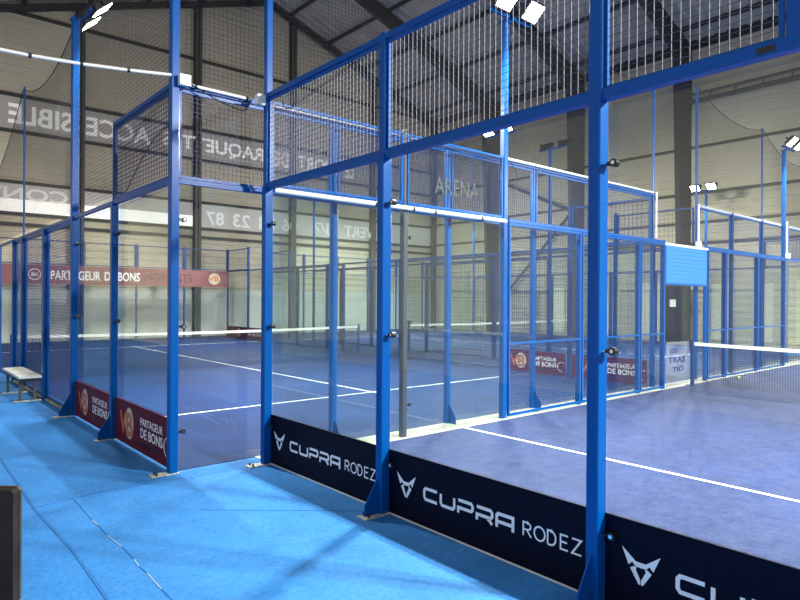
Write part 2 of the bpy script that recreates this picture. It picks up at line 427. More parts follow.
# ================================================================== BUILDERS
def clampset(root, loc, x, y, z, dx, dy, chrome=True):
    """round glass clamp beside a post: arm, disc and bolt"""
    mb = MB()
    mb.box((x - .012 + min(dx, 0) * .0, y - .012, z - .012), (x + dx * .035 + .012, y + dy * .035 + .012, z + .012))
    cx, cy = x + dx * .055, y + dy * .055
    # disc axis is perpendicular to the glass (the axis that dx,dy is not along)
    ax = Vector((1, 0, 0)) if dy else Vector((0, 1, 0))
    c = Vector((cx, cy, z)); mb.tube([c - ax * .02, c + ax * .02], .024, 12)
    off(mb, loc).build('glass_clamp', BLACK, root)
    q = Vector((-1, 0, 0)) if dy else Vector((0, -1, 0))
    off(MB().tube([c + q * .018, c + q * .024], .012, 8), loc).build('clamp_bolt', STEEL, root)
def bolt(root, loc, p, ax):
    p = Vector(p); ax = Vector(ax)
    mb = MB().tube([p, p + ax * .012], .011, 8); off(mb, loc).build('bolt', STEEL, root)
def steel_post(x, y, zt, label, group, wx=.10, wy=.08, gus=None, plates=True, clamps=(), m=None, upper=None, name='steel_post', z0=0, bolts=True):
    """clamps: list of (dx,dy) directions that carry a clamp at three heights"""
    loc = (x, y, 0)
    r = thing(name, label, 'post', group, loc)
    m = m or BLUE
    mb = MB()
    if upper:
        mb.post(x, y, z0, 3.0, wx, wy); off(mb, loc).build('tube', m, r)
        mb = MB().post(x, y, 3.0, zt, upper, upper); off(mb, loc).build('upper_tube', m, r)
    else:
        mb.post(x, y, z0, zt, wx, wy); off(mb, loc).build('tube', m, r)
    if plates:
        px, py = (gus if gus else (-1, 0))
        mb = MB().box((x + px * .22 - .06 * abs(py), y + py * .22 - .06 * abs(px), 0.001), (x - px * .05 + .06 * abs(py), y - py * .05 + .06 * abs(px), .012))
        off(mb, loc).build('base_plate', PLATE, r)
        for s in (-1, 1):
            c = Vector((x + px * .17 + (s * .035 if px == 0 else 0), y + py * .17 + (s * .035 if px else 0), .012))
            off(MB().tube([c, c + Vector((0, 0, .025))], .011, 6), loc).build('anchor_bolt', BLACK, r)
    if gus:
        px, py = gus; q = Vector((px, py, 0)); tt = Vector((py, px, 0)) * .005
        base = Vector((x, y, .012)) + q * (wx / 2 if px else wy / 2)
        poly = [base - tt, base + q * .14 - tt, base + q * .14 + Vector((0, 0, .09)) - tt, base + Vector((0, 0, .30)) - tt]
        off(MB().prism(poly, tt * 2), loc).build('gusset', m, r)
    for dx, dy in clamps:
        for z in (.42, 1.5, 2.6):
            sx = x + dx * wx / 2; sy = y + dy * wy / 2
            if dy: sx = x + .02
            else: sy = y - .02
            clampset(r, loc, sx, sy, z, dx, dy)
            if bolts:
                if dy: bolt(r, loc, (x + .0, y + dy * wy / 2, z - .01), (0, dy, 0))
                else: bolt(r, loc, (x + dx * wx / 2, y, z - .01), (dx, 0, 0))
    return r
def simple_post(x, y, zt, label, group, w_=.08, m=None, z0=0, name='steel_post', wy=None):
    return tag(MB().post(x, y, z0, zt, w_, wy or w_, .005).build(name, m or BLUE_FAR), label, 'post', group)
def glass(x0, y0, x1, y1, z0, z1, label, group, m=None):
    if abs(x1 - x0) < 1e-6: mb = MB().box((x0 - .005, y0, z0), (x0 + .005, y1, z1))
    else: mb = MB().box((x0, y0 - .005, z0), (x1, y0 + .005, z1))
    return tag(mb.build('glass_panel', m or GLASS), label, 'glass panel', group)
def wires(mb, x0, y0, x1, y1, z0, z1, pitch, tv, th, pz=None, topf=None):
    """welded grid in a vertical plane along X or Y; topf(t) gives the top height at fraction t"""
    L_ = max(abs(x1 - x0), abs(y1 - y0)); n = max(1, int(round(L_ / pitch))); pz = pz or pitch
    for i in range(n + 1):
        t = i / n; x = x0 + (x1 - x0) * t; y = y0 + (y1 - y0) * t; zt = topf(t) if topf else z1
        mb.box((x - tv / 2, y - tv / 2, z0), (x + tv / 2, y + tv / 2, zt))
    k = max(1, int(round((z1 - z0) / pz)))
    for j in range(k + 1):
        z = z0 + (z1 - z0) * j / k
        if topf:
            run = None
            for i in range(n + 1):
                ok = topf(i / n) >= z
                if ok and run is None: run = i / n
                if (not ok or i == n) and run is not None:
                    a, b = run, i / n
                    mb.box((x0 + (x1 - x0) * a - th / 2, y0 + (y1 - y0) * a - th / 2, z - th / 2), (x0 + (x1 - x0) * b + th / 2, y0 + (y1 - y0) * b + th / 2, z + th / 2)); run = None
        else:
            mb.box((x0 - (th / 2 if x0 == x1 else 0), y0 - (th / 2 if y0 == y1 else 0), z - th / 2), (x1 + (th / 2 if x0 == x1 else 0), y1 + (th / 2 if y0 == y1 else 0), z + th / 2))
    return mb
def mesh_panel(x0, y0, x1, y1, z0, z1, label, group, pitch=.05, tv=.005, th=.004, m=None, fm=None, fr=.035, pz=None, mid=False):
    loc = ((x0 + x1) / 2, (y0 + y1) / 2, z0)
    r = thing('mesh_panel', label, 'mesh panel', group, loc)
    mb = MB(); h = fr / 2; ax = x0 == x1
    if ax:
        s = 1 if y1 > y0 else -1
        mb.box((x0 - h, y0, z0), (x0 + h, y0 + s * fr, z1)).box((x0 - h, y1 - s * fr, z0), (x0 + h, y1, z1))
        mb.box((x0 - h, y0 + s * fr, z0), (x0 + h, y1 - s * fr, z0 + fr)).box((x0 - h, y0 + s * fr, z1 - fr), (x0 + h, y1 - s * fr, z1))
        if mid: mb.box((x0 - h, y0 + s * fr, 1.12), (x0 + h, y1 - s * fr, 1.12 + fr * .7))
    else:
        s = 1 if x1 > x0 else -1
        mb.box((x0, y0 - h, z0), (x0 + s * fr, y0 + h, z1)).box((x1 - s * fr, y0 - h, z0), (x1, y0 + h, z1))
        mb.box((x0 + s * fr, y0 - h, z0), (x1 - s * fr, y0 + h, z0 + fr)).box((x0 + s * fr, y0 - h, z1 - fr), (x1 - s * fr, y0 + h, z1))
        if mid: mb.box((x0 + s * fr, y0 - h, 1.12), (x1 - s * fr, y0 + h, 1.12 + fr * .7))
    off(mb, loc).build('frame', fm or BLUE, r)
    wb = MB(); wires(wb, x0, y0, x1, y1, z0 + .01, z1 - .01, pitch, tv, th, pz)
    off(wb, loc).build('wire_grid', m or WIRE, r)
    return r
def rail(a, b, label, group, wd=.05, ht=.06, m=None):
    x0, y0, z = a; x1, y1, _ = b
    if x0 == x1: mb = MB().box((x0 - wd / 2, y0, z), (x0 + wd / 2, y1, z + ht))
    else: mb = MB().box((x0, y0 - wd / 2, z), (x1, y0 + wd / 2, z + ht))
    return tag(mb.build('rail', m or BLUE), label, 'rail', group)

def lamp_head(parent, loc, p, d, power):
    """one floodlight head: finned housing, bracket, lens and its light. p = lens centre, d = aim"""
    p = Vector(p); d = Vector(d).normalized(); q = d.to_track_quat('-Z', 'Y'); M = Matrix.Translation(p - Vector(loc)) @ q.to_matrix().to_4x4()
    hb = MB().box((-.175, -.155, .005), (.175, .155, .05))
    for i in range(9): hb.box((-.17 + i * .04, -.13, .05), (-.163 + i * .04, .13, .10))
    hb.box((-.21, -.02, .02), (-.19, .02, .14)).box((.19, -.02, .02), (.21, .02, .14)).box((-.21, -.02, .13), (.21, .02, .15))
    h = hb.build('floodlight', BLACK, parent); h.matrix_local = M
    l = MB().box((-.15, -.13, -.004), (.15, .13, .004)).build('lens', LENS, h)
    ld = bpy.data.lights.new('flood_beam', 'AREA'); ld.shape = 'RECTANGLE'; ld.size = .32; ld.size_y = .26
    ld.spread = math.radians(135); ld.energy = power; ld.color = LAMP_COL
    lo = bpy.data.objects.new('flood_beam', ld); COL.objects.link(lo); lo.parent = h; lo.location = (0, 0, -.012)
def mast(x, y, inward, label, z0=0, w_=.09, gus=None, plates=False, detail=False, tilt=.9, zt=6.0):
    """floodlight mast; inward = unit vector pointing into its court"""
    loc = (x, y, 0); r = thing('floodlight_mast', label, 'floodlight mast', 'floodlight masts of the courts', loc)
    ix, iy = inward
    off(MB().post(x, y, z0, zt, w_, w_), loc).build('pole', BLUE, r)
    cb = MB()
    if ix: cb.box((x - .02 + ix * .1, y - .46, zt + .0), (x + .02 + ix * .1, y + .46, zt + .05)).box((x - .02, y - .03, zt), (x + ix * .12, y + .03, zt + .05))
    else: cb.box((x - .46, y - .02 + iy * .1, zt), (x + .46, y + .02 + iy * .1, zt + .05)).box((x - .03, y - .02, zt), (x + .03, y + iy * .12, zt + .05))
    cb.box((x - .07, y - .07, zt - .02), (x + .07, y + .07, zt + .0))
    off(cb, loc).build('crossbar', BLUE, r)
    for s in (-1, 1):
        p = (x + ix * .30 + (s * .30 if iy else 0), y + iy * .30 + (s * .30 if ix else 0), zt + .12)
        lamp_head(r, loc, p, (ix * tilt, iy * tilt, -1.0), (LAMP_A * 1.7 if iy > 0 else LAMP_A) if iy else LAMP_B)
    if gus:
        px, py = gus; q = Vector((px, py, 0)); tt = Vector((py, px, 0)) * .005; base = Vector((x, y, 0.0)) + q * w_ / 2
        off(MB().prism([base - tt, base + q * .15 - tt, base + q * .15 + Vector((0, 0, .07)) - tt, base + Vector((0, 0, .34)) - tt], tt * 2), loc).build('gusset', BLUE, r)
        off(MB().box((x + px * .28, y - .07, .001), (x, y + .07, .012)), loc).build('base_plate', PLATE, r)
    if detail:
        for z in (.42, 1.5, 2.6): clampset(r, loc, x + .02, y - w_ / 2, z, 0, -1); bolt(r, loc, (x, y - w_ / 2, z), (0, -1, 0))
    return r

# ================================================================== FRONT COURT (A)
GA = 'posts of the front court back wall'
yy = [0, -2, -4, -6]
steel_post(0, 0, 6.4, 'tall blue corner post directly left of the first navy banner', None, clamps=[(0, -1)], plates=True, upper=.075)
steel_post(0, -2, 4.02, 'blue steel post between the two complete navy sponsor banners, pale plate at its foot', None, gus=(-1, 0), clamps=[(0, -1)], upper=.075)
steel_post(0, -4, 4.02, 'thick blue steel post nearest the camera, right of the centre of the photo', None, gus=(-1, 0), clamps=[(0, -1)], upper=.085)
steel_post(0, -6, 4.02, 'blue steel post of the back wall outside the right edge of the photo', None, gus=(-1, 0), clamps=[], upper=.075)
simple_post(0, -5.02, 4.0, 'short blue upper post at the top right corner, standing on the front mesh rail', None, .055, BLUE, 3.035)
for i in range(3):
    y0, y1 = yy[i] - .042, yy[i + 1] + .042
    pos = ['left of the middle front post', 'between the middle and the thickest front post', 'right of the thickest front post'][i]
    glass(.06, y0, .06, y1, .03, 2.96, 'tall clear glass panel above the navy banner, ' + pos, 'glass of the front court back wall')
    # sponsor banner
    r = thing('sponsor_banner', ['navy banner with white lettering, leftmost of three, in front of the lower glass', 'navy banner with white lettering, whole and central, between the two nearest posts', 'navy banner cut off by the lower right corner of the photo'][i], 'banner', 'navy sponsor banners along the front glass', (0, yy[i] - 1, 0))
    loc = (0, yy[i] - 1, 0)
    off(MB().box((.035, y0, .017), (.050, y1, .54)), loc).build('panel', NAVY, r)
    off(MB().box((.030, y0, .004), (.055, y1, .016)), loc).build('bottom_strip', PVC, r)
    base = yy[i]; P = lambda s, t, base=base, sh=(.035 if i else .06): (.0335, base - s + sh, t)
    em = MB(); cx = .295 if i else .285; zc, hh, hw = .19, .19, .115
    if i == 2: cx = .30
    wing = [(1, 1), (.26, .66), (0, .66), (0, .50), (.30, .52), (.44, .62), (.64, .50)]
    body = [(.20, .50), (.36, .50), (.56, .42), (.12, 0), (.02, 0), (.02, .14), (.26, .42)]
    for sg in (-1, 1):
        for pl in (wing, body):
            pp = [P(cx + sg * a * hw, zc + b * hh) for a, b in pl]
            em.poly(pp if sg > 0 else pp[::-1])
    off(em, loc).build('emblem', WHITE, r)
    lb = MB(); s0, lw, gp, h0, hh2 = .51, .142, .042, .232, .085
    th = .024
    for k, ch in enumerate('CUPRA'):
        a0 = s0 + k * (lw + gp)
        Q = lambda s, t, a0=a0: P(a0 + s, h0 + t)
        W_, H_ = lw, hh2
        def st(pts, Q=Q): stroke(lb, [(a * W_, b * H_) for a, b in pts], th, Q)
        if ch == 'C': st([(1, 1), (.1, 1), (0, .8), (0, .2), (.1, 0), (1, 0)])
        if ch == 'U': st([(0, 1), (0, .2), (.1, 0), (.9, 0), (1, .2), (1, 1)])
        if ch == 'P': st([(0, -.12), (0, .36), (.9, .36), (1, .52), (1, .84), (.9, 1), (0, 1)])
        if ch == 'R': st([(0, -.12), (0, .36), (.9, .36), (1, .52), (1, .84), (.9, 1), (0, 1)]); st([(.70, .24), (.84, .14), (1, -.12)])
        if ch == 'A': st([(0, -.12), (0, .84), (.1, 1), (1, 1), (1, -.12)]); st([(.07, .36), (.93, .36)])
    off(lb, loc).build('bold_lettering', WHITE, r)
    lb = MB(); s0, lw, gp, h0, hh2 = 1.475, .068, .026, .232, .090; th = .012
    for k, ch in enumerate('RODEZ'):
        a0 = s0 + k * (lw + gp)
        Q = lambda s, t, a0=a0: P(a0 + s, h0 + t)
        W_, H_ = lw, hh2
        def st(pts, Q=Q, c=False): stroke(lb, [(a * W_, b * H_) for a, b in pts], th, Q, c)
        arc = lambda c0, rx, ry, a, b, n: [(c0[0] + rx * math.cos(math.radians(a + (b - a) * i_ / n)), c0[1] + ry * math.sin(math.radians(a + (b - a) * i_ / n))) for i_ in range(n + 1)]
        if ch == 'R': st([(0, 0), (0, 1), (.45, 1)] + arc((.45, .74), .45, .26, 90, -90, 6) + [(.09, .48)]); st([(.47, .42), (.95, 0)])
        if ch == 'O': st(arc((.55, .5), .62, .5, 0, 360, 18)[:-1], c=True)
        if ch == 'D': st([(.1, 0), (.1, 1), (.45, 1)] + arc((.45, .5), .55, .5, 90, -90, 9) + [(.1, 0)])
        if ch == 'E': st([(.95, 1), (.15, 1), (.15, 0), (.95, 0)]); st([(.24, .52), (.85, .52)])
        if ch == 'Z': st([(0, 1), (.95, 1), (0, 0), (.98, 0)])
    off(lb, loc).build('thin_lettering', WHITE, r)
# upper mesh of the back wall
for (a, b, lab) in ((0, -2, 'upper front mesh panel between the tall corner post and the middle post'), (-2, -4, 'upper front mesh panel with floodlights showing behind it'), (-4, -5.02, 'upper front mesh panel at the top right of the photo'), (-5.02, -6, 'upper front mesh panel at the extreme right edge of the photo')):
    mesh_panel(.0, a - .041, .0, b + .041, 3.03, 3.95, lab, 'upper mesh of the front court back wall', m=WIRE_PALE, tv=.0045, th=.0028, fr=.022, pz=.05)
rail((0, -.03, 2.97), (0, -6.0, 2.97), 'blue front rail at glass top height, crossing the photo to the upper right', None, .06, .065)
rail((0, -.03, 3.96), (0, -6.0, 3.96), 'blue front rail along the very top of the upper mesh', None, .05, .05)
tag(MB().box((-.034, -4.95, 2.985), (-.0302, -4.87, 3.015)).build('sticker', BLACK), 'small black maker sticker on the front rail near the right edge', 'sticker')

# side wall of the front court (Y = 0)
GS = 'posts of the front court side wall'
steel_post(2, .04, 4.0, 'shade-toned blue post two metres along the side wall, right of the middle front post', GS, .08, .08, m=mat('shade_toned_blue_post', (.05, .06, .08), .4), gus=None, plates=False, clamps=[(1, 0)], bolts=False, upper=.05)  # blue post seen side-on, its shade put into the duller base colour
mast(4, .04, (0, -1), 'blue floodlight mast right of centre with two bright lamps at the picture top', gus=None)
glass(.06, 0, 1.95, 0, .03, 2.96, 'clear side glass panel just behind the first navy banner', 'glass of the front court side wall')
glass(2.05, 0, 3.94, 0, .03, 2.96, 'clear side glass panel where the near service line meets the side wall', 'glass of the front court side wall')
for i, (X, z) in enumerate(((6, 3), (8, 3), (9, 3), (11, 3), (12, 3), (14, 3))):
    simple_post(X, .03, z + .0, 'blue three metre post of the side mesh, %s of six from the near end' % ORD[i], None, .08, BLUE)
mast(16, .04, (0, -1), 'blue floodlight mast near the right edge of the photo, lamp against the right wall', gus=None)
for i, (a, b) in enumerate(((4.05, 5.98), (6.02, 7.98), (8.02, 8.98), (11.02, 11.98), (12.02, 13.98), (14.02, 15.95))):
    mesh_panel(a, -.015, b, -.015, .04, 2.96, 'blue welded mesh panel of the side wall, %s of six from the near end' % ORD[i], 'side mesh of the front court', mid=True, tv=.004, th=.005, m=WIRE)
for a, b, k in ((16.05, 18, 'nearer'), (18.05, 19.95, 'farther')):
    glass(a, 0, b, 0, .03, 2.96, 'side glass panel beyond the right-hand floodlight mast, %s of two' % k, None)
rail((.03, 0.02, 2.97), (4.0, 0.02, 2.97), 'blue side rail over the first two glass panels, under the white tube', None, .05, .05)
rail((4.05, .0, 2.97), (9.0, .0, 2.97), 'blue side rail over the mesh between centre mast and doorway', None, .05, .05)
rail((11, .0, 2.97), (20, .0, 2.97), 'blue side rail over the mesh beyond the doorway', None, .05, .05)
for i, (a, b, lab) in enumerate(((.05, 1.96, 'upper side mesh panel nearest the tall corner post'), (2.04, 3.95, 'upper side mesh panel left of the centre mast'))):
    mesh_panel(a, .03, b, .03, 3.03, 3.95, lab, 'upper side mesh of the front court', tv=.004, th=.003, fr=.03)
# blue header sheet over the doorway
r = thing('door_header', 'bright blue sheet hanging over the doorway beside the net', 'header panel', None, (10, 0, 2.1))
hb = MB().box((9.05, -.014, 2.16), (10.95, 0, 2.93))
for k in range(9): hb.box((9.05, -.024, 2.18 + k * .083), (10.95, -.014, 2.235 + k * .083))
off(hb, (10, 0, 2.1)).build('sheet', SHEET, r)
off(MB().box((9.0, -.03, 2.93), (11, .02, 2.98)), (10, 0, 2.1)).build('top_bar', PVC, r)
off(MB().box((9.0, -.03, 2.12), (11, .02, 2.16)), (10, 0, 2.1)).build('bottom_bar', BLUE, r)

# ---- nets
def net(ax, fixed, a, b, label, cell=.045, m=NETM):
    loc = (fixed, (a + b) / 2, 0) if ax == 'y' else ((a + b) / 2, fixed, 0)
    r = thing('padel_net', label, 'net', None, loc)
    N = 24
    def zt(t): return .92 - .04 * (1 - (2 * t - 1) ** 2)
    mb = MB()
    if ax == 'y': wires(mb, fixed, a, fixed, b, .03, .86, cell, .004, .004)
    else: wires(mb, a, fixed, b, fixed, .03, .86, cell, .004, .004)
    off(mb, loc).build('netting', m, r)
    bd = MB()
    for i in range(N):
        t0, t1 = i / N, (i + 1) / N; p0, p1 = a + (b - a) * t0, a + (b - a) * t1
        for s in (-1, 1):
            e = .006 * s
            if ax == 'y': bd.quad((fixed + e, p0, zt(t0) - .07), (fixed + e, p1, zt(t1) - .07), (fixed + e, p1, zt(t1)), (fixed + e, p0, zt(t0)))
            else: bd.quad((p0, fixed + e, zt(t0) - .07), (p1, fixed + e, zt(t1) - .07), (p1, fixed + e, zt(t1)), (p0, fixed + e, zt(t0)))
        if ax == 'y': bd.quad((fixed - .006, p0, zt(t0)), (fixed + .006, p0, zt(t0)), (fixed + .006, p1, zt(t1)), (fixed - .006, p1, zt(t1)))
        else: bd.quad((p0, fixed - .006, zt(t0)), (p0, fixed + .006, zt(t0)), (p1, fixed + .006, zt(t1)), (p1, fixed - .006, zt(t1)))
    off(bd, loc).build('white_band', BAND, r)
    for e in (a, b):
        mb = MB()
        px, py = (fixed, e) if ax == 'y' else (e, fixed)
        mb.post(px, py, .007, .95, .07, .07); mb.box((px - .1, py - .1, .007), (px + .1, py + .1, .02))
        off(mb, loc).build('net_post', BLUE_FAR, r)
    return r
net('y', 10.04, -.12, -9.9, 'net of the front court with white top band, at the right edge of the photo')
net('x', g + 10, -.80, 8.98, 'net of the left court, white band running across the photo behind the glass')
net('x', g + 10, 11.2, 21.0, 'net of the far court, white band seen in pieces behind the mesh right of centre', .09)
# clear lettered panel standing in for a see-through patch by the net post
r = thing('net_side_panel', 'small see-through panel with dark blue marks beside the net post under the blue sheet', 'screen', None, (9.5, -.08, 0))
off(MB().box((8.95, -.085, .06), (9.95, -.075, .95)), (9.5, -.08, 0)).build('sheet', glass_mat('milky_clear_panel', (.85, .86, .92), .10), r)
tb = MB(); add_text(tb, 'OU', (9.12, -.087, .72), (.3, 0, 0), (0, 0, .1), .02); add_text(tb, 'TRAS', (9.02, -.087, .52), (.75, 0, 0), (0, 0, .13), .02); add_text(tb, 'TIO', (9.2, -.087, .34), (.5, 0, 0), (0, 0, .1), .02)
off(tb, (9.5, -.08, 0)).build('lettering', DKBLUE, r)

# ================================================================== LEFT COURT (B)
bx = [-.91, 1.09, 3.09, 5.09, 7.09, 9.09]
steel_post(-.91, g, 6.4, 'tall blue corner post beside the near maroon banner, at left of the gap', None, .09, .09, clamps=[(1, 0)], upper=.085)
GB = 'posts of the left court back wall'
for i, X in enumerate(bx[1:5]):
    steel_post(X, g + .03, 4.0, 'blue post of the left court back wall, %s from the gap at the left' % ORD[i], GB, .08, .08, gus=None if i > 2 else (0, -1), plates=False, clamps=[], upper=.05)
steel_post(9.09, g, 6.3, 'thin tall blue corner post left of the doorway with the blue sheet', None, .08, .08, plates=False, upper=.045)
for i in range(5):
    glass(bx[i] + .05, g, bx[i + 1] - .05, g, .03, 2.96, 'glass panel of the left court back wall, %s from the open gap at the left' % ORD[i], 'glass of the left court back wall', GLASS_FAR)
    mesh_panel(bx[i] + .05, g + .02, bx[i + 1] - .05, g + .02, 3.03, 3.95, 'upper mesh panel of the left court back wall, %s from the gap at the left' % ORD[i], 'upper mesh of the left court back wall', tv=.004, th=.0035, fr=.03)
rail((-.91, g, 2.97), (9.09, g, 2.97), 'blue rail at glass top height on the left court back wall', None, .05, .05)
rail((-.91, g, 3.96), (9.09, g, 3.96), 'blue rail along the top of the left court back wall, under the white tube', None, .05, .05)
# maroon banner printing, face towards -X
def maroon_banner(x, ya, yb, z0, z1, label, group=None, m=None):
    """ya is the left end as seen from the walkway"""
    loc = (x, (ya + yb) / 2, 0); r = thing('sponsor_banner', label, 'banner', group, loc)
    off(MB().box((x, ya, z0), (x + .012, yb, z1)), loc).build('panel', m or MAROON, r)
    L_ = ya - yb; H = z1 - z0
    P = lambda s, t: (x - .002, ya - s * L_, z0 + t * H)
    P2 = lambda s, t: (x - .004, ya - s * L_, z0 + t * H)
    mb = MB(); disc(mb, (.29, .52), .30 * H / L_, .36, P); 
    off(mb, loc).build('emblem_disc', CREAM, r)
    mb = MB(); add_text(mb, 'V', P2(.10, .25), Vector(P2(.24, 0)) - Vector(P2(.10, 0)), Vector((0, 0, .5 * H)), .03)
    add_text(mb, 'B', P2(.23, .22), Vector(P2(.36, 0)) - Vector(P2(.23, 0)), Vector((0, 0, .55 * H)), .03)
    off(mb, loc).build('emblem_letters', ORANGE, r)
    mb = MB(); add_text(mb, 'PARTAGEUR', P(.50, .60), Vector(P(.87, 0)) - Vector(P(.50, 0)), Vector((0, 0, .17 * H)), .015)
    add_text(mb, 'DE BONS', P(.50, .33), Vector(P(.87, 0)) - Vector(P(.50, 0)), Vector((0, 0, .22 * H)), .02)
    stroke(mb, [(math.cos(a * math.pi / 8) * .055 + .945, math.sin(a * math.pi / 8) * .20 + .40) for a in range(2, 14)], .012, lambda s, t: P(s, t))
    off(mb, loc).build('lettering', WHITE, r)
    mb = MB(); add_text(mb, 'MOMENTS', P(.50, .12), Vector(P(.87, 0)) - Vector(P(.50, 0)), Vector((0, 0, .15 * H)), .01)
    off(mb, loc).build('dark_lettering', DARKPR, r)
    return r
# long side facing the walkway (X = -.91)
steel_post(-.91, g + 2, 4.0, 'blue post between the two maroon banners on the walkway side, pale plate at its foot', None, .08, .09, gus=(-1, 0), clamps=[(0, -1)], upper=.045)
mast(-.91, g + 4, (1, 0), 'blue floodlight mast at the upper left with two lamps seen edge-on', gus=(-1, 0), detail=True, w_=.10)
for i, (Y, w_) in enumerate(((6, .13), (8, .13), (9, .06), (11, .06))):
    simple_post(-.91, g + Y, 3.0, ['wide blue post behind the white bench', 'wide blue post left of the bench, thin net pole on top of it', 'narrow blue doorway post at the left edge, nearer one', 'narrow blue doorway post at the extreme left edge'][i], None, .09, BLUE, wy=w_)
mb = MB().post(-.91, g + 8, 3.0, 6.0, .035, .035)
tag(mb.build('net_pole', BLUE), 'thin blue pole near the left edge holding the drooping safety net', 'pole')
for i, (a, b) in enumerate(((0, 2), (2, 4))):
    glass(-.87, g + a + .05, -.87, g + b - .05, .03, 2.96, 'glass panel above the %s maroon banner on the walkway side' % ('near' if i == 0 else 'far'), 'side glass of the left court')
maroon_banner(-.90, g + 1.95, g + .05, .02, .54, 'maroon banner with cream disc on the walkway side, nearer of two', 'maroon banners on the walkway side')
maroon_banner(-.90, g + 3.93, g + 2.05, .02, .54, 'maroon banner with cream disc on the walkway side, farther of two', 'maroon banners on the walkway side')
for i, (a, b) in enumerate(((4.07, 5.93), (6.07, 7.93), (8.07, 8.97))):
    mesh_panel(-.88, g + a, -.88, g + b, .04, 2.96, 'blue mesh panel of the walkway side, %s beyond the upper-left mast' % ORD[i], 'walkway side mesh of the left court', tv=.004, th=.005, fr=.04)
mesh_panel(-.91, g + .05, -.91, g + 1.97, 3.03, 3.95, 'upper mesh panel sloping away left of the left corner post', None, tv=.004, th=.003, fr=.03)
rail((-.91, g + .04, 2.97), (-.91, g + 12, 2.97), 'dark blue rail running away along the top of the walkway side', None, .05, .05)
rail((-.91, g + .04, 3.96), (-.91, g + 2.0, 3.96), 'short blue rail over the upper mesh left of the left corner post', None, .045, .045)
# right side of the left court (X = 9.09)
for i, (Y, z) in enumerate(((2, 4), (6, 3), (8, 3), (9, 3), (11, 3), (12, 3), (14, 3), (18, 4))):
    simple_post(9.09, g + Y, z, 'blue post on the far long side of the left court, %s from its near end' % ORD[i], 'posts of the left court far long side', .08)
mast(9.09, g + 4, (-1, 0), 'floodlight mast whose two glowing lamps show just beside the centre mast', w_=.08)
mast(9.09, g + 16, (-1, 0), 'floodlight mast at the left court far end, just right of the tall corner post', w_=.08)
for i, (a, b) in enumerate(((0, 2), (2, 4), (16, 18), (18, 20))):
    glass(9.09, g + a + .05, 9.09, g + b - .05, .03, 2.96, 'glass panel on the far long side of the left court, %s from the near end' % ORD[i], None, GLASS_FAR)
for i, (a, b) in enumerate(((4, 6), (6, 8), (8, 9), (11, 12), (12, 14), (14, 16))):
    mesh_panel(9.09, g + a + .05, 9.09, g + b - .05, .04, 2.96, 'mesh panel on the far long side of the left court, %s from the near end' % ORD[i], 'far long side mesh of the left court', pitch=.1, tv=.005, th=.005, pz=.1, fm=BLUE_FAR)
for i, (a, b) in enumerate(((0, 2), (18, 20))):
    mesh_panel(9.09, g + a + .05, 9.09, g + b - .05, 3.03, 3.95, 'upper mesh panel on the far long side of the left court at its %s end' % ('near', 'far')[i], None, pitch=.1, tv=.004, th=.004)
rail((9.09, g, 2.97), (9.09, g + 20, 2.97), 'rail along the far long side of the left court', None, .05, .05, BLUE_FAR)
maroon_banner(9.06, g + 3.9, g + 2.1, .02, .55, 'small maroon banner with pale disc seen through the mesh right of the centre mast', 'maroon banners on the far long side')
maroon_banner(9.06, g + 1.9, g + .1, .02, .55, 'small maroon banner low behind the thickest front post, nearest the doorway', 'maroon banners on the far long side')
maroon_banner(9.06, g + 19.9, g + 16.2, .02, .55, 'far maroon banner low at the back corner of the left court', None)
# far back wall of the left court (Y = 20.29)
for i, X in enumerate(bx):
    simple_post(X, g + 20, 4.0, 'thin dark post of the left court far wall, %s from the left' % ORD[i], 'posts of the left court far wall', .07)
for i in range(5):
    glass(bx[i] + .05, g + 20, bx[i + 1] - .05, g + 20, .03, 2.96, 'glass panel of the left court far wall, %s from the left' % ORD[i], 'glass of the left court far wall', GLASS_FAR)
    mesh_panel(bx[i] + .05, g + 20, bx[i + 1] - .05, g + 20, 3.03, 3.95, 'upper mesh panel of the left court far wall, %s from the left' % ORD[i], 'upper mesh of the left court far wall', pitch=.1, tv=.004, th=.004, fm=BLUE_FAR)
# the long maroon banner across it
FYB = g + 19.93
r = thing('long_banner', 'long maroon banner across the far wall of the left court, white words and cream emblem', 'banner', None, (4.5, FYB, 2.3)); lc = (4.5, FYB, 2.3)
off(MB().box((-.8, FYB, 2.28), (9.05, FYB + .015, 3.0)), lc).build('panel', MAROON_L, r)
tb = MB(); add_text(tb, 'PARTAGEUR', (1.95, FYB - .004, 2.45), (1.75, 0, 0), (0, 0, .36), .02); add_text(tb, 'DE BONS', (3.85, FYB - .004, 2.45), (1.35, 0, 0), (0, 0, .36), .02)
stroke(tb, [(1.42 + .2 * math.cos(a * math.pi / 9), 2.64 + .2 * math.sin(a * math.pi / 9)) for a in range(18)], .03, lambda s, t: (s, FYB - .004, t), True)
add_text(tb, 'ac', (1.30, FYB - .004, 2.57), (.24, 0, 0), (0, 0, .14), .02)
off(tb, lc).build('lettering', WHITE, r)
tb = MB(); add_text(tb, 'MOMENTS', (5.4, FYB - .004, 2.45), (2.0, 0, 0), (0, 0, .36), .0)
off(tb, lc).build('dark_lettering', mat('dark_maroon_print', (.07, .03, .035), .5), r)  # this word is printed in a darker maroon
tb = MB(); disc(tb, (8.42, 2.64), .27, .25, lambda s, t: (s, FYB - .004, t)); off(tb, lc).build('emblem_disc', CREAM, r)
tb = MB(); add_text(tb, 'VB', (8.12, FYB - .006, 2.52), (.5, 0, 0), (0, 0, .25), .02); off(tb, lc).build('emblem_letters', ORANGE, r)

